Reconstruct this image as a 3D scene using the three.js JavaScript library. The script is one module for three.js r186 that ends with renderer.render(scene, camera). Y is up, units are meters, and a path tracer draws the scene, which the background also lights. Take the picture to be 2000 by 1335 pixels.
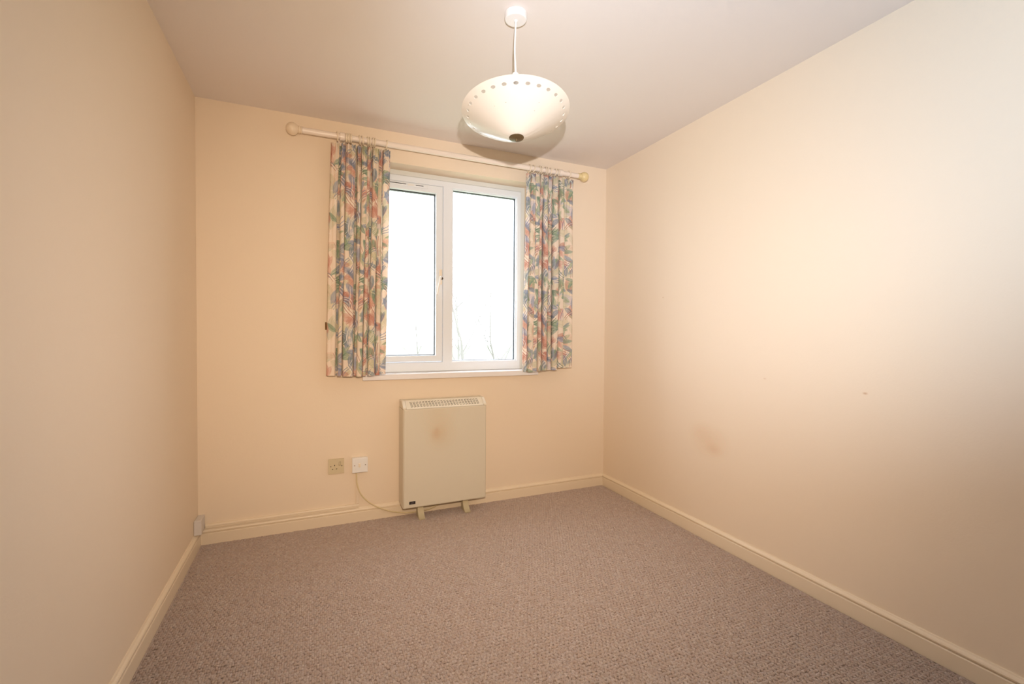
import * as THREE from 'three';
import { mergeGeometries, toCreasedNormals } from 'three/addons/utils/BufferGeometryUtils.js';
import { RoundedBoxGeometry } from 'three/addons/geometries/RoundedBoxGeometry.js';

// ---------------------------------------------------------------- camera, sky, light, exposure
const scene = new THREE.Scene();
const CAM = { f: 895.45, yaw: 0.4109, pitch: -0.0204, roll: 0.0068, at: new THREE.Vector3(0.557, 1.1341, 2.8713) };
const camera = new THREE.PerspectiveCamera(2 * Math.atan(667.5 / CAM.f) * 180 / Math.PI, 2000 / 1335, 0.02, 200);
camera.position.copy(CAM.at);
camera.rotation.order = 'YXZ';
camera.rotation.set(CAM.pitch, -CAM.yaw, CAM.roll);
camera.updateMatrixWorld();

scene.background = new THREE.Color(0.82, 0.90, 1.0);        // flat overcast daylight
scene.backgroundIntensity = 8.2;

const renderer = new THREE.WebGLRenderer({ antialias: true });
renderer.toneMapping = THREE.LinearToneMapping;
renderer.toneMappingExposure = 1.0;
renderer.shadowMap.enabled = true;

// the photographer's flash on top of the camera (its hard shadow of the lamp lies on the ceiling): a cool burst thrown
// up to the right, and the warm light that its tinted diffuser spreads straight ahead. White balance lies between the two.
function flashHead(color, intensity, angle, penumbra, ahead) {
  const l = new THREE.SpotLight(color, intensity, 0, angle, penumbra, 2);
  l.position.set(0.60, 1.355, 2.875); l.target.position.copy(l.position).add(ahead);
  l.castShadow = true; l.shadow.radius = 0.5; l.shadow.mapSize.set(2048, 2048); l.shadow.bias = -0.0005;
  scene.add(l, l.target);
}
flashHead(new THREE.Color(0.574, 0.759, 1.0), 12.6, 0.84, 0.65, new THREE.Vector3(0.93, 0.52, -0.70));
flashHead(new THREE.Color(1.0, 0.773, 0.565), 11.6, 0.93, 0.8, new THREE.Vector3(1.08, -0.22, -2.75));

// ---------------------------------------------------------------- helpers
let seed = 20240611;
const rnd = () => { seed = (seed + 0x6D2B79F5) | 0; let t = Math.imul(seed ^ (seed >>> 15), 1 | seed); t = (t + Math.imul(t ^ (t >>> 7), 61 | t)) ^ t; return ((t ^ (t >>> 14)) >>> 0) / 4294967296; };
const rr = (a, b) => a + (b - a) * rnd();
const V = (x, y, z) => new THREE.Vector3(x, y, z);
const used = new Map();
function numbered(n) { const k = used.get(n) || 0; used.set(n, k + 1); return k ? `${n}_${String(k).padStart(3, '0')}` : n; }
function tag(o, label, category, group) { o.userData.label = label; o.userData.category = category; if (group) o.userData.group = group; return o; }
function obj(name, geo, m, parent = scene) {
  const g = Array.isArray(geo) ? (geo.length > 1 ? mergeGeometries(geo.map((q) => clean(q))) : geo[0]) : geo;
  const o = new THREE.Mesh(g, m); o.name = parent === scene ? numbered(name) : name;
  o.castShadow = o.receiveShadow = true; parent.add(o); return o;
}
function clean(g) { g = g.index ? g.toNonIndexed() : g; for (const k of Object.keys(g.attributes)) if (!['position', 'normal', 'uv'].includes(k)) g.deleteAttribute(k); g.morphAttributes = {}; return g; }
function thing(name, label, category, [x, y, z], group) {
  const o = new THREE.Group(); o.name = numbered(name); o.position.set(x, y, z); scene.add(o); return tag(o, label, category, group);
}
function struct(name, geo, m) { const o = obj(name, geo, m); o.userData.kind = 'structure'; return o; }
function structGroup(name) { const o = new THREE.Group(); o.name = numbered(name); o.userData.kind = 'structure'; scene.add(o); return o; }
// uv in metres from the dominant normal axis
function metreUV(g) {
  g = g.index ? g.toNonIndexed() : g;
  const p = g.attributes.position, n = g.attributes.normal, uv = new Float32Array(p.count * 2);
  for (let i = 0; i < p.count; i++) {
    const ax = Math.abs(n.getX(i)), ay = Math.abs(n.getY(i)), az = Math.abs(n.getZ(i));
    const [u, v] = ax >= ay && ax >= az ? [p.getZ(i), p.getY(i)] : ay >= az ? [p.getX(i), p.getZ(i)] : [p.getX(i), p.getY(i)];
    uv[2 * i] = u; uv[2 * i + 1] = v;
  }
  g.setAttribute('uv', new THREE.BufferAttribute(uv, 2)); return g;
}
// mirror along one axis and turn the faces right side out again
function mirror(g, sx, sy, sz) {
  g = g.index ? g.toNonIndexed() : g; g.scale(sx, sy, sz);
  for (const k of Object.keys(g.attributes)) { const a = g.attributes[k], n = a.itemSize; for (let i = 0; i + 2 < a.count; i += 3) for (let c = 0; c < n; c++) { const t = a.array[(i + 1) * n + c]; a.array[(i + 1) * n + c] = a.array[(i + 2) * n + c]; a.array[(i + 2) * n + c] = t; } }
  g.computeVertexNormals(); return g;
}
const box = (x0, x1, y0, y1, z0, z1, r = 0, s = 3) => {
  const w = x1 - x0, h = y1 - y0, d = z1 - z0;
  const g = r ? new RoundedBoxGeometry(w, h, d, s, Math.min(r, w / 2.01, h / 2.01, d / 2.01)) : new THREE.BoxGeometry(w, h, d);
  return g.translate((x0 + x1) / 2, (y0 + y1) / 2, (z0 + z1) / 2);
};
const poly = (pts) => { const s = new THREE.Shape(); pts.forEach(([x, y], i) => (i ? s.lineTo(x, y) : s.moveTo(x, y))); s.closePath(); return s; };
const rectPath = (x0, x1, y0, y1, C = THREE.Path) => { const p = new C(); p.moveTo(x0, y0); p.lineTo(x1, y0); p.lineTo(x1, y1); p.lineTo(x0, y1); p.closePath(); return p; };
// a frame in the xy plane: outer rectangle, rectangular holes, depth z0..z1, small bevel
function ring(outer, holes, z0, z1, bevel = 0.003) {
  const b = bevel, s = rectPath(outer[0] + b, outer[1] - b, outer[2] + b, outer[3] - b, THREE.Shape);
  for (const h of holes) s.holes.push(rectPath(h[0] - b, h[1] + b, h[2] - b, h[3] + b));
  return new THREE.ExtrudeGeometry(s, { depth: z1 - z0 - 2 * b, bevelEnabled: b > 0, bevelThickness: b, bevelSize: b, bevelSegments: 2, curveSegments: 4 }).translate(0, 0, z0 + b);
}
const lathe = (pts, n = 48) => new THREE.LatheGeometry(pts.map(([r, y]) => new THREE.Vector2(r, y)), n);
const tube = (pts, r, n = 64, k = 10) => new THREE.TubeGeometry(new THREE.CatmullRomCurve3(pts), n, r, k, false);
const rod = (a, b, r0, r1 = r0, k = 16) => {
  const d = b.clone().sub(a), g = new THREE.CylinderGeometry(r1, r0, d.length(), k);
  return g.applyQuaternion(new THREE.Quaternion().setFromUnitVectors(V(0, 1, 0), d.clone().normalize())).translate((a.x + b.x) / 2, (a.y + b.y) / 2, (a.z + b.z) / 2);
};
const srgb = (hex) => new THREE.Color(hex);
const mat = (hex, rough = 0.6, extra = {}) => new THREE.MeshPhysicalMaterial({ color: srgb(hex), roughness: rough, side: THREE.DoubleSide, ...extra });

// smooth tiling value noise
function noiseTex(size, octaves, fn, srgbMap = false, s0 = 1) {
  const data = new Uint8Array(size * size * 4), grids = octaves.map(([cells]) => { const g = new Float32Array(cells * cells); for (let i = 0; i < g.length; i++) g[i] = rnd(); return g; });
  const sm = (t) => t * t * (3 - 2 * t);
  for (let y = 0; y < size; y++) for (let x = 0; x < size; x++) {
    let v = 0, tot = 0;
    octaves.forEach(([c, w], k) => {
      const fx = x / size * c, fy = y / size * c, ix = Math.floor(fx), iy = Math.floor(fy), tx = sm(fx - ix), ty = sm(fy - iy), g = grids[k];
      const a = g[(iy % c) * c + ix % c], b = g[(iy % c) * c + (ix + 1) % c], d = g[((iy + 1) % c) * c + ix % c], e = g[((iy + 1) % c) * c + (ix + 1) % c];
      v += w * ((a * (1 - tx) + b * tx) * (1 - ty) + (d * (1 - tx) + e * tx) * ty); tot += w;
    });
    const c = fn(v / tot), i = 4 * (y * size + x);
    data[i] = c[0]; data[i + 1] = c[1]; data[i + 2] = c[2]; data[i + 3] = 255;
  }
  const t = new THREE.DataTexture(data, size, size, THREE.RGBAFormat); t.wrapS = t.wrapT = THREE.RepeatWrapping; t.magFilter = THREE.LinearFilter; t.minFilter = THREE.LinearMipmapLinearFilter;
  if (srgbMap) t.colorSpace = THREE.SRGBColorSpace; t.needsUpdate = true; return t;
}
const gray = (v) => { const c = Math.max(0, Math.min(255, v * 255)); return [c, c, c]; };

// ---------------------------------------------------------------- materials
const W = 2.5638, H = 2.35, D = 3.06, T = 0.016;              // room width, height, depth; skirting thickness
const rollerBump = noiseTex(512, [[48, 1], [110, 1.2], [230, 0.8]], gray);
rollerBump.repeat.set(2, 2);
const WALL = '#f0deC6', CEIL = '#ece3dc', TRIM = '#eeddc3';
const paint = (hex, extra = {}) => mat(hex, 0.78, { bumpMap: rollerBump, bumpScale: 0.00022, ...extra });
const M = {
  wall: paint(WALL), ceiling: paint(CEIL, { roughness: 0.9 }), trim: mat(TRIM, 0.38),
  upvc: mat('#edf2f8', 0.32), gasket: mat('#2b2c2f', 0.7), spacer: mat('#8d9094', 0.35, { metalness: 0.6 }),
  glass: new THREE.MeshPhysicalMaterial({ color: 0xffffff, transmission: 1, roughness: 0, thickness: 0, ior: 1.5 }),
  pole: mat('#f2e4d6', 0.3), poleRing: mat('#efdfc6', 0.35), yellowed: mat('#ecd6a0', 0.25),
  whitePlastic: mat('#f1efec', 0.35), agedPlastic: mat('#d8c8a5', 0.4), greyPlastic: mat('#d9d2cc', 0.45),
  heater: mat('#dcd3bf', 0.42), heaterTop: mat('#e6dcc8', 0.42), heaterDark: mat('#4a3b28', 0.9), foot: mat('#d0c3a2', 0.5),
  flex: mat('#e2d0a4', 0.5), black: mat('#1d1917', 0.5), brass: mat('#7d5c30', 0.55, { metalness: 0.35 }),
  bronze: mat('#6e5c40', 0.38, { metalness: 0.55 }), chrome: mat('#d8d4c8', 0.25, { metalness: 0.9 }),
  shade: mat('#f0e7d8', 0.5, { transmission: 0.16, thickness: 0, clearcoat: 0.4, clearcoatRoughness: 0.15 }),
  bulb: mat('#f7f3ea', 0.4), bark: mat('#75716a', 0.95), grass: mat('#7f876c', 1), screw: mat('#8a7d6c', 0.4, { metalness: 0.6 }),
};
// right wall: the same paint with a faint brown scuff low down
function stainedWall() {
  const c = document.createElement('canvas'); c.width = 1024; c.height = 1024; const g = c.getContext('2d');
  g.fillStyle = WALL; g.fillRect(0, 0, 1024, 1024);
  const X = (z) => z / D * 1024, Y = (y) => (1 - y / H) * 1024;
  const blot = (z, y, rx, ry, a, rgb = '170,118,70') => { g.save(); g.translate(X(z), Y(y)); g.scale(rx / D * 1024, ry / H * 1024); const q = g.createRadialGradient(0, 0, 0, 0, 0, 1); q.addColorStop(0, `rgba(${rgb},${a})`); q.addColorStop(0.45, `rgba(${rgb},${a * 0.55})`); q.addColorStop(1, `rgba(${rgb},0)`); g.fillStyle = q; g.beginPath(); g.arc(0, 0, 1, 0, 7); g.fill(); g.restore(); };
  blot(1.0, 0.54, 0.15, 0.11, 0.13, '196,140,84'); blot(1.03, 0.505, 0.07, 0.04, 0.13, '190,128,78'); blot(0.93, 0.585, 0.10, 0.07, 0.07, '196,140,84');
  blot(1.77, 0.903, 0.012, 0.006, 0.5); blot(1.33, 0.92, 0.010, 0.005, 0.25); blot(0.62, 1.36, 0.008, 0.005, 0.3);
  const t = new THREE.CanvasTexture(c); t.colorSpace = THREE.SRGBColorSpace; t.wrapS = t.wrapT = THREE.RepeatWrapping; t.repeat.set(1 / D, 1 / H); return t;
}
M.wallStained = mat('#ffffff', 0.78, { map: stainedWall(), bumpMap: rollerBump, bumpScale: 0.00022 });

// ---------------------------------------------------------------- the room
const OP = { x0: 0.875, x1: 1.95, y0: 0.842, y1: 2.165 };        // window opening in the back wall
const backShape = rectPath(-0.2, W + 0.2, -0.2, H + 0.2, THREE.Shape);
backShape.holes.push(rectPath(OP.x0, OP.x1, OP.y0, OP.y1));
struct('wall_back', metreUV(new THREE.ExtrudeGeometry(backShape, { depth: 0.28, bevelEnabled: false }).translate(0, 0, -0.28)), M.wall);
struct('wall_left', metreUV(box(-0.2, 0, -0.2, H + 0.2, 0, D)), M.wall);
struct('wall_right', metreUV(box(W, W + 0.2, -0.2, H + 0.2, 0, D)), M.wallStained);
struct('wall_front', metreUV(box(-0.2, W + 0.2, -0.2, H + 0.2, D, D + 0.2)), M.wall);
struct('ceiling', metreUV(box(0, W, H, H + 0.2, 0, D)), M.ceiling);
struct('floor', metreUV(box(0, W, -0.2, -0.0075, 0, D)), mat('#8a7364', 0.95));

// skirting: flat face, a groove, a rounded top bead
const skirtProfile = poly([[0, -0.006], [T, -0.006], [T, 0.055], [T - 0.0015, 0.0575], [T - 0.008, 0.0585], [T - 0.008, 0.0625], [T - 0.002, 0.0635], [T - 0.0015, 0.068], [T - 0.004, 0.073], [T - 0.009, 0.078], [0.005, 0.082], [0, 0.083]]);
const skirt = (len) => new THREE.ExtrudeGeometry(skirtProfile, { depth: len, bevelEnabled: false });
struct('baseboard_back', metreUV(mirror(skirt(W).rotateY(-Math.PI / 2), -1, 1, 1)), M.trim);
struct('baseboard_left', metreUV(skirt(D)), M.trim);
struct('baseboard_right', metreUV(mirror(skirt(D), -1, 1, 1).translate(W, 0, 0)), M.trim);
struct('baseboard_front', metreUV(skirt(W).rotateY(Math.PI / 2).translate(0, 0, D)), M.trim);

// cable trunking painted in with the wall: along the skirting, then up to the heater switch
{
  const t = structGroup('trim_1');
  const p = poly([[0, 0.0835], [0.0145, 0.0835], [0.0145, 0.088], [0.0125, 0.0885], [0.0125, 0.0905], [0.0145, 0.0915], [0.0145, 0.0975], [0.0105, 0.104], [0, 0.105]]);
  obj('skirting_trunk', mirror(new THREE.ExtrudeGeometry(p, { depth: 0.776, bevelEnabled: false }).rotateY(Math.PI / 2), 1, 1, -1).translate(0.034, 0, 0), M.trim, t);
  obj('riser_trunk', box(0.794, 0.81, 0.1055, 0.298, 0, 0.0095, 0.002), M.wall, t);
}

// the carpet: tens of thousands of pile loops on the floor
{
  const loop = new THREE.IcosahedronGeometry(1, 1); loop.scale(0.0056, 0.0046, 0.0052);
  const pitch = 0.0078, nx = Math.floor((W - 2 * T) / pitch), nz = Math.floor((D - 2 * T) / pitch);
  const fibre = noiseTex(128, [[24, 1], [64, 1.5]], (v) => gray(0.90 + 0.95 * (v - 0.5)), true); fibre.repeat.set(2, 2);
  const im = new THREE.InstancedMesh(loop, mat('#ffffff', 0.95, { map: fibre, bumpMap: fibre, bumpScale: 0.0006, sheen: 0.3, sheenRoughness: 0.6, sheenColor: srgb('#d9c4b4') }), nx * nz);
  const q = new THREE.Quaternion(), e = new THREE.Euler(), m4 = new THREE.Matrix4(), col = new THREE.Color();
  const tones = ['#e2ccbf', '#dec6b8', '#e8d5c9', '#d9c0b1', '#e1cab9', '#ddc9be'].map((h) => srgb(h));
  let k = 0;
  for (let i = 0; i < nx; i++) for (let j = 0; j < nz; j++) {
    // a regular weave: every fourth loop is pulled down into a pit
    const pit = i > 0 && i < nx - 1 && j > 0 && j % 2 === 0 && (i + (j / 2 % 2 ? 1 : 0)) % 2 === 0, low = pit ? rnd() < 0.9 : rnd() < 0.05;
    const x = T + 0.002 + i * pitch + rr(-0.0012, 0.0012), z = T + 0.002 + j * pitch + rr(-0.0012, 0.0012);
    e.set(rr(-0.3, 0.3), rr(0, 3.14), rr(-0.3, 0.3));
    m4.compose(V(x, low ? rr(-0.0096, -0.0082) : rr(-0.0052, -0.0042), z), q.setFromEuler(e), V(rr(0.88, 1.15), rr(0.85, 1.1), rr(0.88, 1.15)));
    im.setMatrixAt(k, m4);
    col.copy(tones[Math.floor(rnd() * tones.length)]).multiplyScalar(rr(0.93, 1.05)); im.setColorAt(k, col); k++;
  }
  im.name = numbered('carpet_pile'); im.castShadow = im.receiveShadow = true; scene.add(im);
  tag(im, 'pinkish beige looped pile carpet covering the whole floor', 'carpet'); im.userData.kind = 'stuff';
}

// ---------------------------------------------------------------- the window
{
  const w = structGroup('window_1');
  const zf = -0.10;                                            // front of the frame
  const oy = 0.876;
  obj('frame_packing', ring([OP.x0, OP.x1, oy, OP.y1], [[0.905, 1.92, oy + 0.012, 2.134]], zf - 0.075, zf - 0.014, 0.003), mat('#e4e5e0', 0.4), w);
  obj('frame', ring([0.909, 1.916, oy, 2.130], [[0.944, 1.350, 0.938, 2.090], [1.416, 1.885, 0.938, 2.088]], zf - 0.07, zf, 0.006), M.upvc, w);
  const sash = obj('sash', ring([0.939, 1.3455, 0.9415, 2.0865], [[0.980, 1.300, 0.982, 2.038]], zf - 0.06, zf + 0.012, 0.006), M.upvc, w);
  // sash glazing
  obj('gasket', ring([0.978, 1.302, 0.980, 2.040], [[0.984, 1.297, 0.986, 2.034]], zf - 0.021, zf - 0.014, 0), M.gasket, sash);
  obj('glazing_spacer', ring([0.978, 1.302, 0.980, 2.040], [[0.985, 1.296, 0.987, 2.033]], zf - 0.042, zf - 0.028, 0), M.spacer, sash);
  obj('glass_pane', box(0.979, 1.301, 0.981, 2.039, zf - 0.0255, zf - 0.0215), M.glass, sash);
  // fixed light glazing, with its bead
  obj('glazing_bead', ring([1.4155, 1.8855, 0.9375, 2.0885], [[1.4205, 1.8805, 0.9425, 2.0835]], zf - 0.030, zf - 0.008, 0.0015), M.upvc, w);
  obj('gasket', ring([1.4155, 1.8855, 0.9375, 2.0885], [[1.4225, 1.8785, 0.9445, 2.0815]], zf - 0.035, zf - 0.0305, 0), M.gasket, w);
  obj('glazing_spacer', ring([1.4155, 1.8855, 0.9375, 2.0885], [[1.4235, 1.8775, 0.9455, 2.0805]], zf - 0.058, zf - 0.042, 0), M.spacer, w);
  obj('glass_pane', box(1.417, 1.884, 0.939, 2.087, zf - 0.0405, zf - 0.0365), M.glass, w);
  // trickle vent on the sash top rail
  const tv = obj('trickle_vent', box(0.985, 1.245, 2.058, 2.076, zf + 0.0121, zf + 0.0175, 0.003), M.upvc, sash);
  obj('vent_slot', [box(1.000, 1.105, 2.0695, 2.0735, zf + 0.0171, zf + 0.0179), box(1.166, 1.215, 2.0695, 2.0735, zf + 0.0171, zf + 0.0179)], M.gasket, tv);
  obj('vent_slider', box(1.115, 1.155, 2.063, 2.0745, zf + 0.0172, zf + 0.0205, 0.001), M.whitePlastic, tv);
  // handle with its key lock
  const hn = obj('window_handle', box(1.321, 1.340, 1.446, 1.545, zf + 0.0121, zf + 0.022, 0.004), mat('#efe2cf', 0.4), sash);
  obj('lever', tube([V(1.330, 1.497, zf + 0.022), V(1.326, 1.495, zf + 0.045), V(1.318, 1.475, zf + 0.056), V(1.308, 1.43, zf + 0.058), V(1.299, 1.375, zf + 0.056)], 0.0062, 40, 12), M.whitePlastic, hn);
  obj('lock_cylinder', [new THREE.CylinderGeometry(0.0085, 0.0085, 0.012, 24).rotateX(Math.PI / 2).translate(1.335, 1.485, zf + 0.028)], mat('#4a3a2c', 0.4, { metalness: 0.5 }), hn);
  obj('key_slot', box(1.3343, 1.3357, 1.4815, 1.4885, zf + 0.0341, zf + 0.0349), M.chrome, hn);
  // the sill board with its two ears, resting on the bottom of the opening
  const s = poly([[0.832, 0.0005], [0.832, 0.032], [1.994, 0.032], [1.994, 0.0005], [1.9495, 0.0005], [1.9495, -0.17], [0.8755, -0.17], [0.8755, 0.0005]]);
  obj('window_sill', new THREE.ExtrudeGeometry(s, { depth: 0.028, bevelEnabled: true, bevelThickness: 0.002, bevelSize: 0.0005, bevelSegments: 2 }).rotateX(Math.PI / 2).translate(0, 0.8735, 0), mat('#f1edec', 0.35), w);
}

// ---------------------------------------------------------------- curtain pole
const POLE = { y: 2.2365, z: 0.08, r: 0.0165 };
{
  const t = thing('curtain_pole', 'cream painted wooden curtain pole with ball ends above the window', 'curtain pole', [1.4, POLE.y, POLE.z]);
  const L = (x) => x - 1.4;
  obj('rod', rod(V(L(0.508), 0, 0), V(L(2.272), 0, 0), POLE.r, POLE.r, 32), M.pole, t);
  const fin = lathe([[0, 0.0], [0.0195, 0], [0.0195, 0.006], [0.0165, 0.008], [0.0165, 0.011], [0.0205, 0.013], [0.0205, 0.017], [0.016, 0.020], [0.0185, 0.023], [0.0265, 0.029], [0.0315, 0.038], [0.0335, 0.049], [0.0315, 0.060], [0.026, 0.070], [0.017, 0.0775], [0.007, 0.081], [0, 0.0815]], 40);
  obj('finial', fin.clone().rotateZ(Math.PI / 2).translate(L(0.509), 0, 0), mat('#efdcc2', 0.35), t).userData.label = 'cream painted ball finial';
  obj('finial', fin.clone().rotateZ(-Math.PI / 2).translate(L(2.271), 0, 0), M.yellowed, t).userData.label = 'yellowed glossy ball finial';
  for (const x of [0.7155, 2.130]) {
    obj('bracket', [
      lathe([[POLE.r + 0.0002, -0.014], [0.0215, -0.014], [0.0235, -0.012], [0.0235, 0.012], [0.0215, 0.014], [POLE.r + 0.0002, 0.014]], 32).rotateZ(Math.PI / 2).translate(L(x), 0, 0),
      rod(V(L(x), 0, -0.0195), V(L(x), 0, -POLE.z + 0.008), 0.009, 0.011, 20),
      new THREE.CylinderGeometry(0.026, 0.028, 0.0085, 32).rotateX(Math.PI / 2).translate(L(x), 0, -POLE.z + 0.0045)], M.pole, t);
  }
}
// the rings, each one a thing
{
  const torus = new THREE.TorusGeometry(0.0236, 0.0039, 12, 40).rotateY(Math.PI / 2);
  const eye = mergeGeometries([clean(new THREE.TorusGeometry(0.0032, 0.0009, 8, 16).translate(0, -0.0305, 0)), clean(new THREE.CylinderGeometry(0.0012, 0.0012, 0.003, 8).translate(0, -0.0272, 0))]);
  const proto = new THREE.Group();
  obj('hoop', torus, M.poleRing, proto); obj('screw_eye', eye, M.brass, proto);
  const words = ['first', 'second', 'third', 'fourth', 'fifth', 'sixth', 'seventh', 'eighth', 'ninth', 'tenth', 'eleventh', 'twelfth'];
  const put = (x, yaw, tilt, label, group) => {
    const r = proto.clone(); r.name = numbered('curtain_ring'); r.position.set(x, POLE.y - 0.0029, POLE.z); r.rotation.set(0, yaw, tilt); scene.add(r);
    tag(r, label, 'curtain ring', group);
  };
  const left = [[0.6885, 0.05, 0.06], [0.7355, 0, 0], [0.7445, 0, 0], [0.7535, 0, 0], [0.7625, 0, 0.0], [0.809, 0, 0.10], [0.824, 0.08, 0.16], [0.8535, 0, 0.02], [0.8645, 0, 0.02], [0.882, 0, -0.04], [0.893, 0, -0.06], [0.9595, 0.05, -0.12]];
  left.forEach(([x, a, b], i) => put(x, a, b, i === 0 ? 'cream curtain ring alone outside the left pole bracket' : i === 11 ? 'cream curtain ring alone at window edge of left curtain' : `${words[i]} cream curtain ring from the left end of the pole`, 'rings over the left curtain'));
  const right = [[1.892, 0.05, 0.03], [1.918, 0.3, -0.1], [1.965, 0, 0], [1.978, 0, 0], [2.011, 0, 0.03], [2.0235, 0, 0], [2.0465, 0.1, -0.08], [2.083, 0.2, -0.12], [2.1075, 0, 0], [2.193, 0.34, -0.06]];
  right.forEach(([x, a, b], i) => put(x, a, b, i === 9 ? 'twisted cream curtain ring alone outside the right pole bracket' : i === 0 ? 'cream curtain ring at window edge of the right curtain' : `${words[9 - i]} cream curtain ring from the right end of the pole`, 'rings over the right curtain'));
}

// ---------------------------------------------------------------- curtains
function floralTexture() {
  const S = 1024, c = document.createElement('canvas'); c.width = c.height = S; const g = c.getContext('2d');
  g.fillStyle = '#f8e6d2'; g.fillRect(0, 0, S, S); g.lineCap = 'round'; g.lineJoin = 'round';
  const wrap = (x, y, f) => { for (const dx of [-S, 0, S]) for (const dy of [-S, 0, S]) { g.save(); g.translate(x + dx, y + dy); f(); g.restore(); } };
  const rose = ['#c98774', '#d79a86', '#c27a6a', '#e2ab95', '#cc8f7f'], green = ['#88a284', '#6f8f76', '#9bae8b', '#7a9884', '#a9b28c'], blue = ['#7686ac', '#8593b3', '#6a7c96', '#98a1ba', '#6f8394'], soft = ['#cfcaa0', '#bcc0a0', '#c9c3d2', '#e9c7ae', '#d9cfb0'];
  const pick = (a) => a[Math.floor(rnd() * a.length)];
  // a brushed petal or leaf: a tapered blade of bristle strokes
  const blade = (len, wid, col, alpha) => {
    alpha *= 0.8; g.globalAlpha = alpha * 0.8; g.fillStyle = col; const b = rr(-0.35, 0.35) * wid;
    g.beginPath(); g.moveTo(0, 0); g.bezierCurveTo(len * 0.25, -wid + b, len * 0.75, -wid * 0.9 + b, len, rr(-0.2, 0.2) * wid); g.bezierCurveTo(len * 0.8, wid * 0.7 + b, len * 0.3, wid + b, 0, 0); g.fill();
    const n = 9 + Math.floor(wid / 3);
    for (let i = 0; i < n; i++) {
      const o = rr(-0.85, 0.85) * wid, pale = rnd() < 0.2; g.globalAlpha = alpha * rr(0.2, 0.6); g.lineWidth = rr(1.5, 5.5); g.strokeStyle = pale ? '#fbeede' : col;
      g.beginPath(); g.moveTo(len * rr(-0.04, 0.3), o * 0.45 + b * 0.4); g.quadraticCurveTo(len * 0.5, o + b, len * rr(0.6, 1.08), o * 0.55); g.stroke();
    }
    g.globalAlpha = 1;
  };
  const seq = (f) => { const s0 = seed; return () => { seed = s0; f(); }; };
  const place = (f) => { const x = rr(0, S), y = rr(0, S); const h = seq(f); wrap(x, y, h); rnd(); rnd(); };
  for (let i = 0; i < 46; i++) { const col = pick(soft), a = rr(0, 6.28), l = rr(130, 260), w = rr(40, 95); place(() => { g.rotate(a); blade(l, w, col, 0.5); }); }
  for (let i = 0; i < 34; i++) { const a = rr(0, 6.28), n = 3 + Math.floor(rnd() * 3), l = rr(80, 150), s = rr(0.4, 0.65), cs = [pick(rose), pick(rose), pick(rose)]; place(() => { g.rotate(a); for (let k = 0; k < n; k++) { g.save(); g.rotate((k - n / 2) * s); blade(l * rr(0.8, 1.1), l * 0.32, cs[k % 3], 0.55); g.restore(); } }); }
  for (let i = 0; i < 42; i++) { const a = rr(0, 6.28), n = 1 + Math.floor(rnd() * 3), l = rr(95, 200), cs = [pick(green), pick(green)]; place(() => { g.rotate(a); for (let k = 0; k < n; k++) { g.save(); g.rotate(k * 0.5); blade(l * rr(0.7, 1), l * 0.2, cs[k % 2], 0.68); g.restore(); } }); }
  for (let i = 0; i < 44; i++) { const a = rr(0, 6.28), l = rr(80, 170), col = pick(blue), w = rr(0.2, 0.36); place(() => { g.rotate(a); blade(l, l * w, col, 0.7); }); }
  // sheaves of curved lines, white, grey and blue
  for (let i = 0; i < 36; i++) { const a = rr(0, 6.28), l = rr(90, 190), n = 3 + Math.floor(rnd() * 4), bend = rr(-60, 60), cs = [pick(['#fff6ea', '#6f7f92', '#8a8fb0', '#7d8a72', '#b97f70']), '#fff6ea']; place(() => { g.rotate(a); for (let k = 0; k < n; k++) { g.globalAlpha = 0.7; g.strokeStyle = cs[k % 2]; g.lineWidth = rr(3, 7.5); g.beginPath(); g.moveTo(0, k * 11); g.quadraticCurveTo(l / 2, k * 11 + bend, l, k * 14 + rr(-8, 8)); g.stroke(); } g.globalAlpha = 1; }); }
  const t = new THREE.CanvasTexture(c); t.colorSpace = THREE.SRGBColorSpace; t.wrapS = t.wrapT = THREE.RepeatWrapping; t.anisotropy = 8; return t;
}
const floral = floralTexture();
floral.repeat.set(1 / 0.62, 1 / 0.62);
const clothBump = noiseTex(256, [[64, 1], [128, 1]], gray); clothBump.repeat.set(6, 6);
const cloth = new THREE.MeshPhysicalMaterial({ color: 0xffffff, map: floral, roughness: 0.92, side: THREE.DoubleSide, transmission: 0.2, thickness: 0, bumpMap: clothBump, bumpScale: 0.0004, sheen: 0.2, sheenRoughness: 0.7 });
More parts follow.
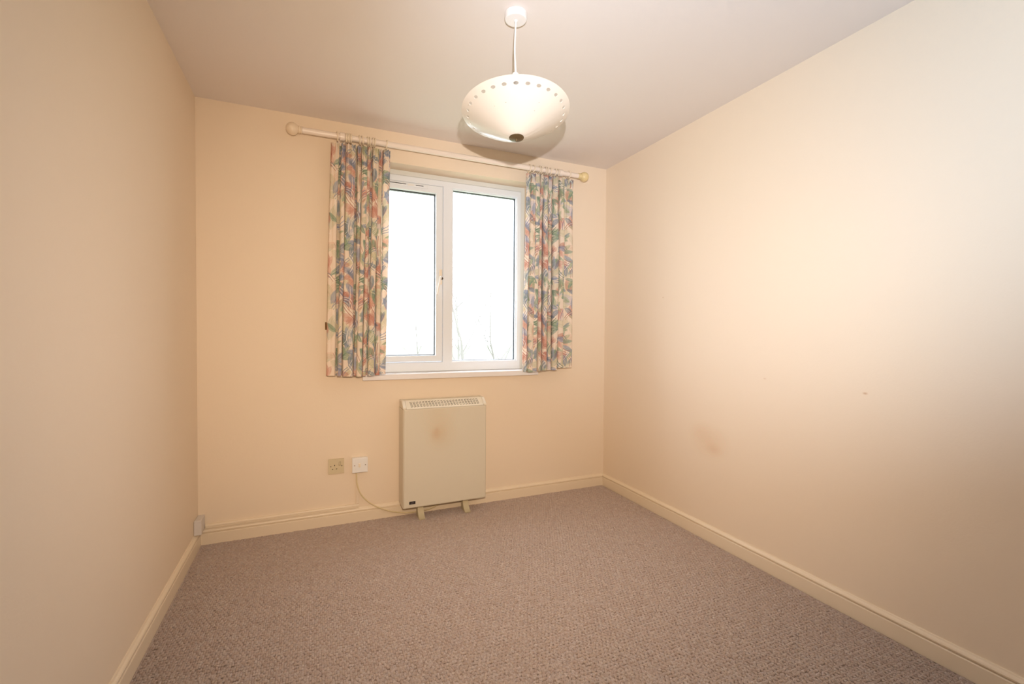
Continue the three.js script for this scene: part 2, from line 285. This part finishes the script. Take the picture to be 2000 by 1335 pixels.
// folds: [x0, x1, depth at the front] of each pleat at mid height; the cloth dives back between them
function curtain(name, label, pleats, edges, uOff, vOff, hookXs) {
  const { top, bottom, xc, scaleTop, scaleBottom, lift } = edges, pts = [];
  const zb = 0.046, zf = 0.122;
  pleats.forEach(([a, b, f], i) => {
    const z = zb + (zf - zb) * f, w = b - a, flat = w > 0.04;
    if (i) pts.push(V(a + 0.005, 0, zb + 0.003)); else pts.push(V(a, 0, z - 0.014));
    pts.push(V(a - 0.0025, 0, zb + (z - zb) * 0.72), V(a + 0.08 * w, 0, z - 0.002));
    if (flat) pts.push(V(a + 0.4 * w, 0, z - 0.004), V(a + 0.68 * w, 0, z + 0.001));
    else pts.push(V(a + 0.5 * w, 0, z + 0.0015));
    pts.push(V(a + 0.94 * w, 0, z - 0.002), V(b + 0.0025, 0, zb + (z - zb) * 0.72));
    if (i < pleats.length - 1) pts.push(V(b - 0.005, 0, zb + 0.003)); else pts.push(V(b, 0, z - 0.02));
  });
  const curve = new THREE.CatmullRomCurve3(pts, false, 'centripetal'), NU = 420, NV = 90;
  const base = curve.getSpacedPoints(NU), len = curve.getLength();
  const pos = [], uv = [], idx = [], ph = [rr(0, 6), rr(0, 6), rr(0, 6), rr(0, 6)];
  for (let j = 0; j <= NV; j++) {
    const v = Math.pow(j / NV, 1.25), y = top - v * (top - bottom);
    const head = Math.exp(-v * 10), deep = 0.62 + 0.38 * Math.min(1, v * 2.6), sc = scaleTop + (scaleBottom - scaleTop) * v;
    for (let i = 0; i <= NU; i++) {
      const u = i / NU, s = u * len, p = base[i];
      const sway = 0.004 * Math.sin(2.2 * v + u * 9 + ph[0]) + 0.003 * Math.sin(5 * v + u * 23 + ph[1]);
      const crimp = head * (0.0105 * Math.sin(s * 2 * Math.PI / 0.021 + ph[2]) + 0.002 * Math.sin(s * 2 * Math.PI / 0.009 + 30 * v));
      const z = zb + 0.026 + (p.z - zb - 0.026) * deep + crimp + 0.0015 * Math.sin(14 * v + 40 * u + ph[3]);
      const x = xc + (p.x - xc) * sc + sway * Math.min(1, v * 3 + 0.2) * (u > 0.02 && u < 0.98 ? 1 : 0.5) + (edges.skew || 0) * v;
      const yy = y + (j === NV ? 0.0016 * Math.sin(u * 31 + ph[1]) : 0) + lift * v * (u - 0.5) - head * 0.0016 * Math.abs(Math.sin(s * Math.PI / 0.03 + ph[0])) + (edges.sag ? edges.sag(u) * Math.min(1, v * 1.2) : 0);
      pos.push(x, yy, z); uv.push(s + uOff, yy + vOff);
    }
  }
  for (let j = 0; j < NV; j++) for (let i = 0; i < NU; i++) { const a = j * (NU + 1) + i, b = a + NU + 1; idx.push(a, b, a + 1, b, b + 1, a + 1); }
  const g = new THREE.BufferGeometry(); g.setAttribute('position', new THREE.Float32BufferAttribute(pos, 3)); g.setAttribute('uv', new THREE.Float32BufferAttribute(uv, 2)); g.setIndex(idx); g.computeVertexNormals();
  const t = thing(name, label, 'curtain', [0, 0, 0]);
  obj('cloth_panel', g, cloth, t);
  const hook = (x) => tube([V(x, 2.2035, POLE.z), V(x + 0.002, 2.1985, POLE.z + 0.004), V(x + 0.001, 2.19, POLE.z - 0.006), V(x, 2.172, POLE.z - 0.012)], 0.0011, 12, 6);
  for (const x of hookXs) obj('hook', hook(x), M.whitePlastic, t);
  return t;
}
// x of a pixel column on the pole plane, measured at mid height
curtain('floral_curtain', 'pleated floral curtain in rose, green and blue, left of the window', [
  [0.650, 0.694, 0.62], [0.709, 0.729, 0.85], [0.734, 0.785, 0.9], [0.797, 0.814, 0.8], [0.820, 0.848, 0.95], [0.852, 0.872, 0.85], [0.886, 0.917, 1.0], [0.921, 0.944, 0.8], [0.949, 0.984, 0.9],
], { top: 2.196, bottom: 0.884, xc: 0.82, scaleTop: 0.955, scaleBottom: 0.955, skew: -0.027, lift: 0.0, sag: (u) => -0.006 * Math.sin(u * Math.PI) }, 0.0, 0.1,
  [0.6885, 0.7355, 0.7535, 0.809, 0.824, 0.8535, 0.882, 0.9595]);
curtain('floral_curtain', 'pleated floral curtain in rose, green and blue, right of the window', [
  [1.868, 1.893, 0.6], [1.897, 1.926, 0.95], [1.930, 1.962, 0.9], [1.974, 1.992, 0.7], [1.998, 2.024, 0.95], [2.036, 2.058, 0.75], [2.066, 2.103, 0.9], [2.110, 2.146, 1.0], [2.152, 2.226, 0.72],
], { top: 2.198, bottom: 0.884, xc: 2.05, scaleTop: 0.99, scaleBottom: 1.06, skew: -0.008, lift: 0.0, sag: (u) => (u < 0.45 ? -0.012 : u < 0.8 ? -0.004 : 0.01) }, 0.37, 0.33,
  [1.892, 1.965, 2.011, 2.0465, 2.086, 2.1075, 2.193]);

// tie-back hook behind the left curtain
{
  const t = thing('tieback_hook', 'small brown tie-back hook on wall beside left curtain', 'hook', [0.632, 1.165, 0]);
  obj('hook_plate', box(-0.007, 0.007, -0.022, 0.022, 0, 0.004, 0.0015), M.brass, t);
  obj('hook_arm', tube([V(0, -0.01, 0.003), V(0, -0.014, 0.016), V(-0.003, -0.008, 0.024), V(-0.004, 0.008, 0.026), V(-0.004, 0.02, 0.024)], 0.003, 24, 8), M.brass, t);
}

// ---------------------------------------------------------------- pendant lamp
{
  const lx = 1.271, lz = 1.248;
  const t = thing('pendant_lamp', 'pendant lamp with white bowl shade pierced by round holes, hanging from ceiling', 'lamp', [lx, H, lz]);
  obj('ceiling_rose', lathe([[0, -0.027], [0.036, -0.027], [0.0405, -0.0255], [0.0425, -0.022], [0.0425, -0.002], [0.041, 0], [0, 0]], 48), mat('#f4f0ee', 0.35), t);
  obj('rose_nipple', lathe([[0, -0.0345], [0.0052, -0.034], [0.0068, -0.0275], [0.0068, -0.026], [0, -0.026]], 20), M.whitePlastic, t);
  obj('flex', tube([V(0, -0.033, 0), V(-0.0025, -0.09, 0.0005), V(-0.0035, -0.14, 0), V(-0.001, -0.19, 0), V(0.0015, -0.226, 0)], 0.0034, 48, 10), M.whitePlastic, t);
  // the shade hangs a little askew from the lampholder
  const az = Math.atan2(2.8713 - lz, 0.557 - lx), toC = V(Math.cos(az), 0, Math.sin(az)), rt = V(-Math.sin(az), 0, Math.cos(az));
  const tilt = 0.138, roll = -0.036;
  const u = toC.clone().multiplyScalar(Math.cos(tilt)).add(V(0, Math.sin(tilt), 0)), v0 = rt.clone().add(V(0, roll, 0)).normalize();
  const n = v0.clone().cross(u).normalize(); if (n.y < 0) n.negate();
  const v = u.clone().cross(n).normalize();
  const basis = new THREE.Matrix4().makeBasis(u, n, v).setPosition(0.0018, 1.979 - H - 0.105 * n.y, 0);
  basis.elements[12] -= 0.105 * n.x; basis.elements[14] -= 0.105 * n.z;
  // bowl profile (radius, height above its foot); outer and inner skin with 28 holes near the lip
  const prof = new THREE.CatmullRomCurve3([V(0.006, 0.000, 0), V(0.024, 0.0015, 0), V(0.05, 0.0125, 0), V(0.09, 0.0335, 0), V(0.13, 0.0565, 0), V(0.16, 0.0750, 0), V(0.1836, 0.0905, 0), V(0.2064, 0.1055, 0)], false, 'centripetal');
  const th = 0.0028, N = 28;
  const at = (s, a, inner) => { const p = prof.getPointAt(Math.min(1, Math.max(0, s))), q = prof.getTangentAt(Math.min(1, Math.max(0, s))); const r = p.x - (inner ? q.y * th : 0), y = p.y + (inner ? q.x * th : 0); return V(r * Math.cos(a), y, r * Math.sin(a)); };
  const pos = [], tri = (a, b, c) => { for (const p of [a, b, c]) pos.push(p.x, p.y, p.z); }, quad = (a, b, c, d, turn) => { if (turn) { tri(a, c, b); tri(a, d, c); } else { tri(a, b, c); tri(a, c, d); } };
  const L = prof.getLength(); let sh = 0; while (prof.getPointAt(sh).x < 0.1836) sh += 0.0005;
  const hr = 0.0088, s1 = sh - 0.0125 / L, s2 = sh + 0.0125 / L, da = Math.PI * 2 / N, K = 32;
  const band = (sa, sb, steps, inner) => { const A = N * 4; for (let k = 0; k < steps; k++) for (let i = 0; i < A; i++) { const p = sa + (sb - sa) * k / steps, q = sa + (sb - sa) * (k + 1) / steps, a = i / A * 2 * Math.PI, b = (i + 1) / A * 2 * Math.PI; quad(at(p, a, inner), at(p, b, inner), at(q, b, inner), at(q, a, inner), inner); } };
  for (const inner of [false, true]) {
    band(0, s1, 30, inner); band(s2, 1, 4, inner);
    for (let i = 0; i < N; i++) {
      const ac = i * da, hole = [], rim = [];
      for (let k = 0; k < K; k++) {
        const f = (k / K) * 2 * Math.PI, cx = Math.cos(f), cy = Math.sin(f), m = Math.max(Math.abs(cx), Math.abs(cy));
        hole.push(at(sh + cy * hr * 0.68 / L, ac + cx * hr / 0.1836, inner)); rim.push(at(sh + (cy / m) * (s2 - sh), ac + (cx / m) * da / 2, inner));
      }
      for (let k = 0; k < K; k++) quad(hole[k], rim[k], rim[(k + 1) % K], hole[(k + 1) % K], inner);
      if (!inner) for (let k = 0; k < K; k++) { const f = (j) => (j / K) * 2 * Math.PI, h = (j, w) => at(sh + Math.sin(f(j)) * hr * 0.68 / L, ac + Math.cos(f(j)) * hr / 0.1836, w); quad(h(k, false), h(k + 1, false), h(k + 1, true), h(k, true)); }
    }
  }
  for (let i = 0; i < N * 4; i++) { const a = i / (N * 4) * 2 * Math.PI, b = (i + 1) / (N * 4) * 2 * Math.PI; quad(at(1, a, false), at(1, b, false), at(1, b, true), at(1, a, true)); quad(at(0, a, false), at(0, b, false), at(0, b, true), at(0, a, true)); }
  let g = new THREE.BufferGeometry(); g.setAttribute('position', new THREE.Float32BufferAttribute(pos, 3)); g.computeVertexNormals(); g = toCreasedNormals(g, 0.6);
  g.setAttribute('uv', new THREE.Float32BufferAttribute(new Float32Array(g.attributes.position.count * 2), 2));
  const shade = obj('lamp_shade', g.applyMatrix4(basis), M.shade, t);
  const fin = lathe([[0, -0.0155], [0.0028, -0.015], [0.0044, -0.0125], [0.0044, -0.0085], [0.0036, -0.0065], [0.006, -0.0055], [0.018, -0.004], [0.0275, -0.001], [0.0288, 0.0005], [0.0275, 0.0012], [0.008, 0.0000], [0, 0]], 40);
  obj('finial', fin.translate(0, -0.0012, 0).applyMatrix4(basis), M.bronze, shade);
  const spot = (s, a, r) => { const p = at(s, a, false); return new THREE.SphereGeometry(r, 8, 6).scale(1, 0.5, 1).translate(p.x, p.y - 0.0003, p.z); };
  const dirt = mat('#7d6b55', 0.8);
  for (const [sp, a, r] of [[0.62, 0.28, 0.0016], [0.66, -0.62, 0.0013], [0.52, -0.62, 0.0012], [0.62, 0.62, 0.0011], [0.9, 1.2, 0.0012]]) obj('fly_speck', spot(sp, a, r).applyMatrix4(basis), dirt, shade);
  obj('lampholder', lathe([[0.0, -0.222], [0.007, -0.2225], [0.012, -0.227], [0.016, -0.238], [0.0185, -0.25], [0.0185, -0.285], [0.021, -0.287], [0.021, -0.296], [0.0145, -0.298], [0.0145, -0.315], [0, -0.315]], 32), M.whitePlastic, t);
  obj('light_bulb', lathe([[0, -0.4195], [0.012, -0.4175], [0.0225, -0.409], [0.0285, -0.396], [0.0295, -0.382], [0.0265, -0.366], [0.019, -0.348], [0.0132, -0.334], [0.0122, -0.316], [0, -0.316]], 32), M.bulb, t);
  // three wires carry the bowl from the lampholder
  const wires = []; for (let k = 0; k < 3; k++) { const a = k * 2.094 + 0.5, e = at(0.98, a, true).applyMatrix4(basis); wires.push(rod(V(0.0205 * Math.cos(a - 0), -0.291, 0.0205 * Math.sin(a)), e, 0.0011, 0.0011, 8)); }
  obj('support_wire', wires, M.chrome, t);
}

// ---------------------------------------------------------------- storage heater
function heaterFrontTexture() {
  const c = document.createElement('canvas'); c.width = c.height = 512; const g = c.getContext('2d'); g.fillStyle = '#dcd3bf'; g.fillRect(0, 0, 512, 512);
  const blot = (x, y, r, a, rgb) => { const q = g.createRadialGradient(x, y, 0, x, y, r); q.addColorStop(0, `rgba(${rgb},${a})`); q.addColorStop(0.5, `rgba(${rgb},${a * 0.45})`); q.addColorStop(1, `rgba(${rgb},0)`); g.fillStyle = q; g.fillRect(0, 0, 512, 512); };
  blot(222, 130, 120, 0.15, '204,160,100'); blot(190, 138, 36, 0.16, '184,126,84'); blot(196, 116, 22, 0.14, '190,130,90'); blot(205, 140, 64, 0.12, '196,140,84'); blot(200, 10, 150, 0.12, '206,164,104');
  const t = new THREE.CanvasTexture(c); t.colorSpace = THREE.SRGBColorSpace; return t;
}
{
  const x0 = 1.045, x1 = 1.578, mx = (x0 + x1) / 2, t = thing('storage_heater', 'cream wall storage heater with grille top and scorch mark, under window', 'heater', [mx, 0, 0.08]);
  const q = (geo) => geo.translate(-mx, 0, -0.08);
  // case: plain box body with rounded upright edges
  const plan = new THREE.Shape(); const r = 0.016, zb = 0.010, zf = 0.137;
  plan.moveTo(x0 + 0.004, -zb); plan.lineTo(x0 + 0.004, -(zf - r)); plan.quadraticCurveTo(x0 + 0.004, -zf, x0 + r + 0.004, -zf); plan.lineTo(x1 - r - 0.004, -zf); plan.quadraticCurveTo(x1 - 0.004, -zf, x1 - 0.004, -(zf - r)); plan.lineTo(x1 - 0.004, -zb); plan.closePath();
  obj('case', q(new THREE.ExtrudeGeometry(plan, { depth: 0.588, bevelEnabled: true, bevelThickness: 0.0015, bevelSize: 0.0015, bevelSegments: 2, curveSegments: 10 }).rotateX(-Math.PI / 2).translate(0, 0.0835, 0)), M.heater, t);
  // front panel with its own rounded edges, carrying the scorch mark
  const fp = new RoundedBoxGeometry(x1 - x0 - 0.016, 0.5885, 0.012, 4, 0.005); const fpp = fp.attributes.position, fuv = fp.attributes.uv;
  for (let i = 0; i < fpp.count; i++) fuv.setXY(i, fpp.getX(i) / (x1 - x0 - 0.016) + 0.5, fpp.getY(i) / 0.5885 + 0.5);
  obj('front_panel', q(fp.translate(mx, 0.0835 + 0.2942, 0.1340)), mat('#ffffff', 0.42, { map: heaterFrontTexture() }), t);
  // top: side cheeks, back ledge, sloped grille with real slots
  const side = poly([[0.016, 0.679], [0.1335, 0.679], [0.1332, 0.6805], [0.094, 0.7085], [0.086, 0.7128], [0.076, 0.714], [0.016, 0.714]]);
  const cheek = (a, b) => q(mirror(new THREE.ExtrudeGeometry(side, { depth: b - a - 0.012, bevelEnabled: true, bevelThickness: 0.006, bevelSize: 0.0055, bevelSegments: 5 }).rotateY(-Math.PI / 2), -1, 1, 1).translate(a + 0.006, 0, 0));
  obj('end_cap', cheek(x0 + 0.0025, x0 + 0.0235), M.heaterTop, t); obj('end_cap', cheek(x1 - 0.0235, x1 - 0.0025), M.heaterTop, t);
  const top = poly([[0.010, 0.674], [0.06, 0.674], [0.06, 0.7175], [0.010, 0.7175]]);
  obj('back_ledge', q(mirror(new THREE.ExtrudeGeometry(top, { depth: x1 - x0 - 0.048, bevelEnabled: false }).rotateY(-Math.PI / 2), -1, 1, 1).translate(x0 + 0.024, 0, 0)), M.heaterTop, t);
  const gw = x1 - x0 - 0.048, A = V(0, 0.6738, 0.1378), B = V(0, 0.718, 0.083), slope = Math.hypot(B.y - A.y, B.z - A.z), ang = Math.atan2(B.y - A.y, A.z - B.z);
  const face = rectPath(0, gw, 0, slope, THREE.Shape), cols = 23, rows = 5;
  const gx0 = 0.022, gx1 = gw - 0.026, px = (gx1 - gx0) / cols, y0 = 0.0135, py = 0.0092;
  for (let i = 0; i < cols; i++) for (let j = 0; j < rows; j++) {
    const x = gx0 + i * px + 0.002 + (rows - 1 - j) * 0.0012, y = y0 + j * py, h = new THREE.Path();
    h.moveTo(x, y); h.lineTo(x + 0.0132, y + 0.0042); h.lineTo(x + 0.0132, y + 0.0082); h.lineTo(x, y + 0.0040); h.closePath(); face.holes.push(h);
  }
  const gr = new THREE.ExtrudeGeometry(face, { depth: 0.0015, bevelEnabled: false }).rotateX(-(Math.PI / 2 - ang)).translate(x0 + 0.024, A.y, A.z);
  obj('grille', q(gr), M.heaterTop, t);
  obj('heater_core', q(box(0, gw - 0.004, 0.001, slope - 0.003, -0.0065, -0.0045).rotateX(-(Math.PI / 2 - ang)).translate(x0 + 0.026, A.y, A.z)), M.heaterDark, t);
  // badge: dark plate with pale lettering too small to read
  const bc = document.createElement('canvas'); bc.width = 128; bc.height = 56; const bg = bc.getContext('2d'); bg.fillStyle = '#241c1a'; bg.fillRect(0, 0, 128, 56); bg.fillStyle = '#8c8288'; bg.globalAlpha = 0.75; bg.fillRect(38, 20, 6, 22); bg.fillRect(38, 36, 14, 6); bg.fillRect(56, 16, 5, 24); bg.fillRect(65, 14, 5, 25); bg.fillRect(65, 14, 13, 5); bg.fillRect(74, 14, 5, 13); bg.fillRect(83, 13, 5, 12); bg.fillRect(92, 13, 5, 12); bg.fillRect(86, 24, 7, 14);
  const bt = new THREE.CanvasTexture(bc); bt.colorSpace = THREE.SRGBColorSpace;
  const badge = new THREE.BoxGeometry(0.0365, 0.0165, 0.003);
  obj('badge', q(badge.translate(1.1035, 0.113, 0.1416)), mat('#ffffff', 0.4, { map: bt }), t);
  // two feet that sweep forward to a toe
  const fs = new THREE.Shape(); fs.moveTo(0.050, 0.0855); fs.lineTo(0.050, 0.001); fs.lineTo(0.138, 0.001); fs.lineTo(0.140, 0.006); fs.bezierCurveTo(0.112, 0.010, 0.094, 0.026, 0.088, 0.05); fs.lineTo(0.085, 0.0855); fs.closePath();
  for (const a of [1.148, 1.437]) obj('foot', q(mirror(new THREE.ExtrudeGeometry(fs, { depth: 0.034, bevelEnabled: true, bevelThickness: 0.0015, bevelSize: 0.001, bevelSegments: 2, curveSegments: 14 }).rotateY(-Math.PI / 2), -1, 1, 1).translate(a, 0, 0)), M.foot, t);
}
{
  const c = obj('heater_flex', tube([V(0.797, 0.302, 0.017), V(0.7972, 0.27, 0.0165), V(0.8005, 0.225, 0.0165), V(0.822, 0.163, 0.0185), V(0.853, 0.124, 0.0205), V(0.893, 0.090, 0.0235), V(0.940, 0.062, 0.0255), V(0.99, 0.040, 0.028), V(1.06, 0.0215, 0.032), V(1.11, 0.0165, 0.036), V(1.165, 0.0165, 0.038), V(1.22, 0.021, 0.040), V(1.27, 0.036, 0.042), V(1.315, 0.060, 0.046), V(1.335, 0.079, 0.05)], 0.0036, 140, 10), M.flex);
  tag(c, 'thin cream flex drooping from white wall switch to heater', 'cable');
}

// ---------------------------------------------------------------- wall socket, heater switch, junction box
{
  const t = thing('wall_socket', 'yellowed single switched wall socket left of the white switch', 'socket', [0.6845, 0.3435, 0]);
  const s = 0.0435, face = rectPath(-s + 0.0006, s - 0.0006, -s + 0.0006, s - 0.0006, THREE.Shape);
  const hole = (x, y, w, h) => face.holes.push(rectPath(x - w / 2, x + w / 2, y - h / 2, y + h / 2));
  hole(-0.009, 0.0055, 0.0048, 0.0088); hole(-0.0205, -0.0165, 0.0075, 0.0048); hole(0.002, -0.0155, 0.0075, 0.0048); hole(0.020, 0.014, 0.0115, 0.0225);
  obj('face_plate', new THREE.ExtrudeGeometry(face, { depth: 0.006, bevelEnabled: true, bevelThickness: 0.0018, bevelSize: 0.0006, bevelSegments: 2 }).translate(0, 0, 0.0026), M.agedPlastic, t);
  obj('back_box', box(-0.038, 0.038, -0.038, 0.038, 0, 0.004), M.black, t);
  obj('rocker', box(0.0158, 0.0242, 0.0045, 0.0235, 0.0042, 0.0120, 0.002), mat('#ead9b4', 0.4), t);
  for (const x of [-0.030, 0.0305]) obj('screw', new THREE.CylinderGeometry(0.0032, 0.0032, 0.0016, 16).rotateX(Math.PI / 2).translate(x, 0.001, 0.0108), M.screw, t);
}
{
  const t = thing('heater_switch', 'raised white square switch beside the heater with flex below', 'switch', [0.8155, 0.3415, 0]);
  obj('back_box', box(-0.0425, 0.0425, -0.0425, 0.0425, 0, 0.0235, 0.002), M.whitePlastic, t);
  const s = 0.044, face = rectPath(-s + 0.003, s - 0.003, -s + 0.003, s - 0.003, THREE.Shape); face.holes.push(rectPath(-0.0095, 0.0045, -0.0125, 0.0125));
  obj('face_plate', new THREE.ExtrudeGeometry(face, { depth: 0.003, bevelEnabled: true, bevelThickness: 0.003, bevelSize: 0.003, bevelSegments: 3 }).translate(0, 0, 0.0265), M.whitePlastic, t);
  obj('rocker', box(-0.0088, 0.0038, -0.0118, 0.0118, 0.0238, 0.0355, 0.002), mat('#f4e6cf', 0.35), t);
  obj('screw', new THREE.CylinderGeometry(0.003, 0.003, 0.0016, 16).rotateX(Math.PI / 2).translate(-0.0302, 0, 0.0327), mat('#a07a68', 0.5), t).userData.label = 'reddish screw';
  obj('screw', new THREE.CylinderGeometry(0.003, 0.003, 0.0016, 16).rotateX(Math.PI / 2).translate(0.0302, 0, 0.0327), M.screw, t).userData.label = 'dark screw';
}
{
  const t = thing('junction_box', 'small greyish white junction box low in left corner above skirting', 'junction box', [0, 0.086, 0.0]);
  obj('base', box(0.0005, 0.031, 0, 0.071, 0.001, 0.082, 0.002), M.greyPlastic, t);
  obj('cover', box(0.0005, 0.033, -0.0015, 0.073, 0.0825, 0.1, 0.003), mat('#ded8d4', 0.4), t);
}

// ---------------------------------------------------------------- outside: grass and bare trees against the white sky
struct('ground', metreUV(box(-80, 80, -3.3, -3.1, -140, -0.6)), M.grass);
function bareTree(label, x, z, h, lean, s0) {
  const keep = seed; seed = s0; const parts = [[], []];
  const grow = (p, dir, len, r, level) => {
    let q = p.clone(), d = dir.clone(); const n = 5; const pts = [q.clone()];
    for (let i = 0; i < n; i++) { d.add(V(rr(-0.16, 0.16), rr(-0.02, 0.12), rr(-0.16, 0.16))).normalize(); q = q.clone().addScaledVector(d, len / n); pts.push(q.clone()); }
    for (let i = 0; i < n; i++) parts[level ? 1 : 0].push(rod(pts[i], pts[i + 1], r * (1 - 0.75 * i / n), r * (1 - 0.75 * (i + 1) / n), level ? 5 : 8));
    if (level < 3) { const k = level === 0 ? 9 : 4; for (let i = 0; i < k; i++) { const f = level === 0 ? 1.6 + (i / k) * 3.3 : 0.8 + (i / k) * 4, a = Math.floor(f), b = pts[Math.min(n, a)].clone().lerp(pts[Math.min(n, a + 1)], f - a); const w = rr(0, 6.28), e = V(Math.cos(w) * 0.8, rr(0.5, 1.1), Math.sin(w) * 0.8).normalize(); grow(b, e, len * rr(0.32, 0.5), r * (1 - 0.75 * f / n) * 0.55, level + 1); } }
  };
  grow(V(0, 0, 0), V(lean, 1, 0).normalize(), h, h * 0.011, 0);
  seed = keep;
  const t = thing('bare_tree', label, 'tree', [x, -3.1, z]);
  obj('trunk', parts[0], M.bark, t); obj('branches', parts[1], M.bark, t);
}
bareTree('pale bare tree seen low in the left window pane', 3.9, -13, 4.6, 0.03, 11);
bareTree('leaning pale bare tree, thickest trunk seen in the right window pane', 5.6, -12, 6.6, 0.05, 23);
bareTree('thin distant pale bare tree close beside the mullion in right window pane', 9.4, -26, 7.8, -0.03, 37);
bareTree('pale bare forked tree at right edge of the right window pane', 8.86, -17, 6.6, 0.02, 51);

renderer.render(scene, camera);
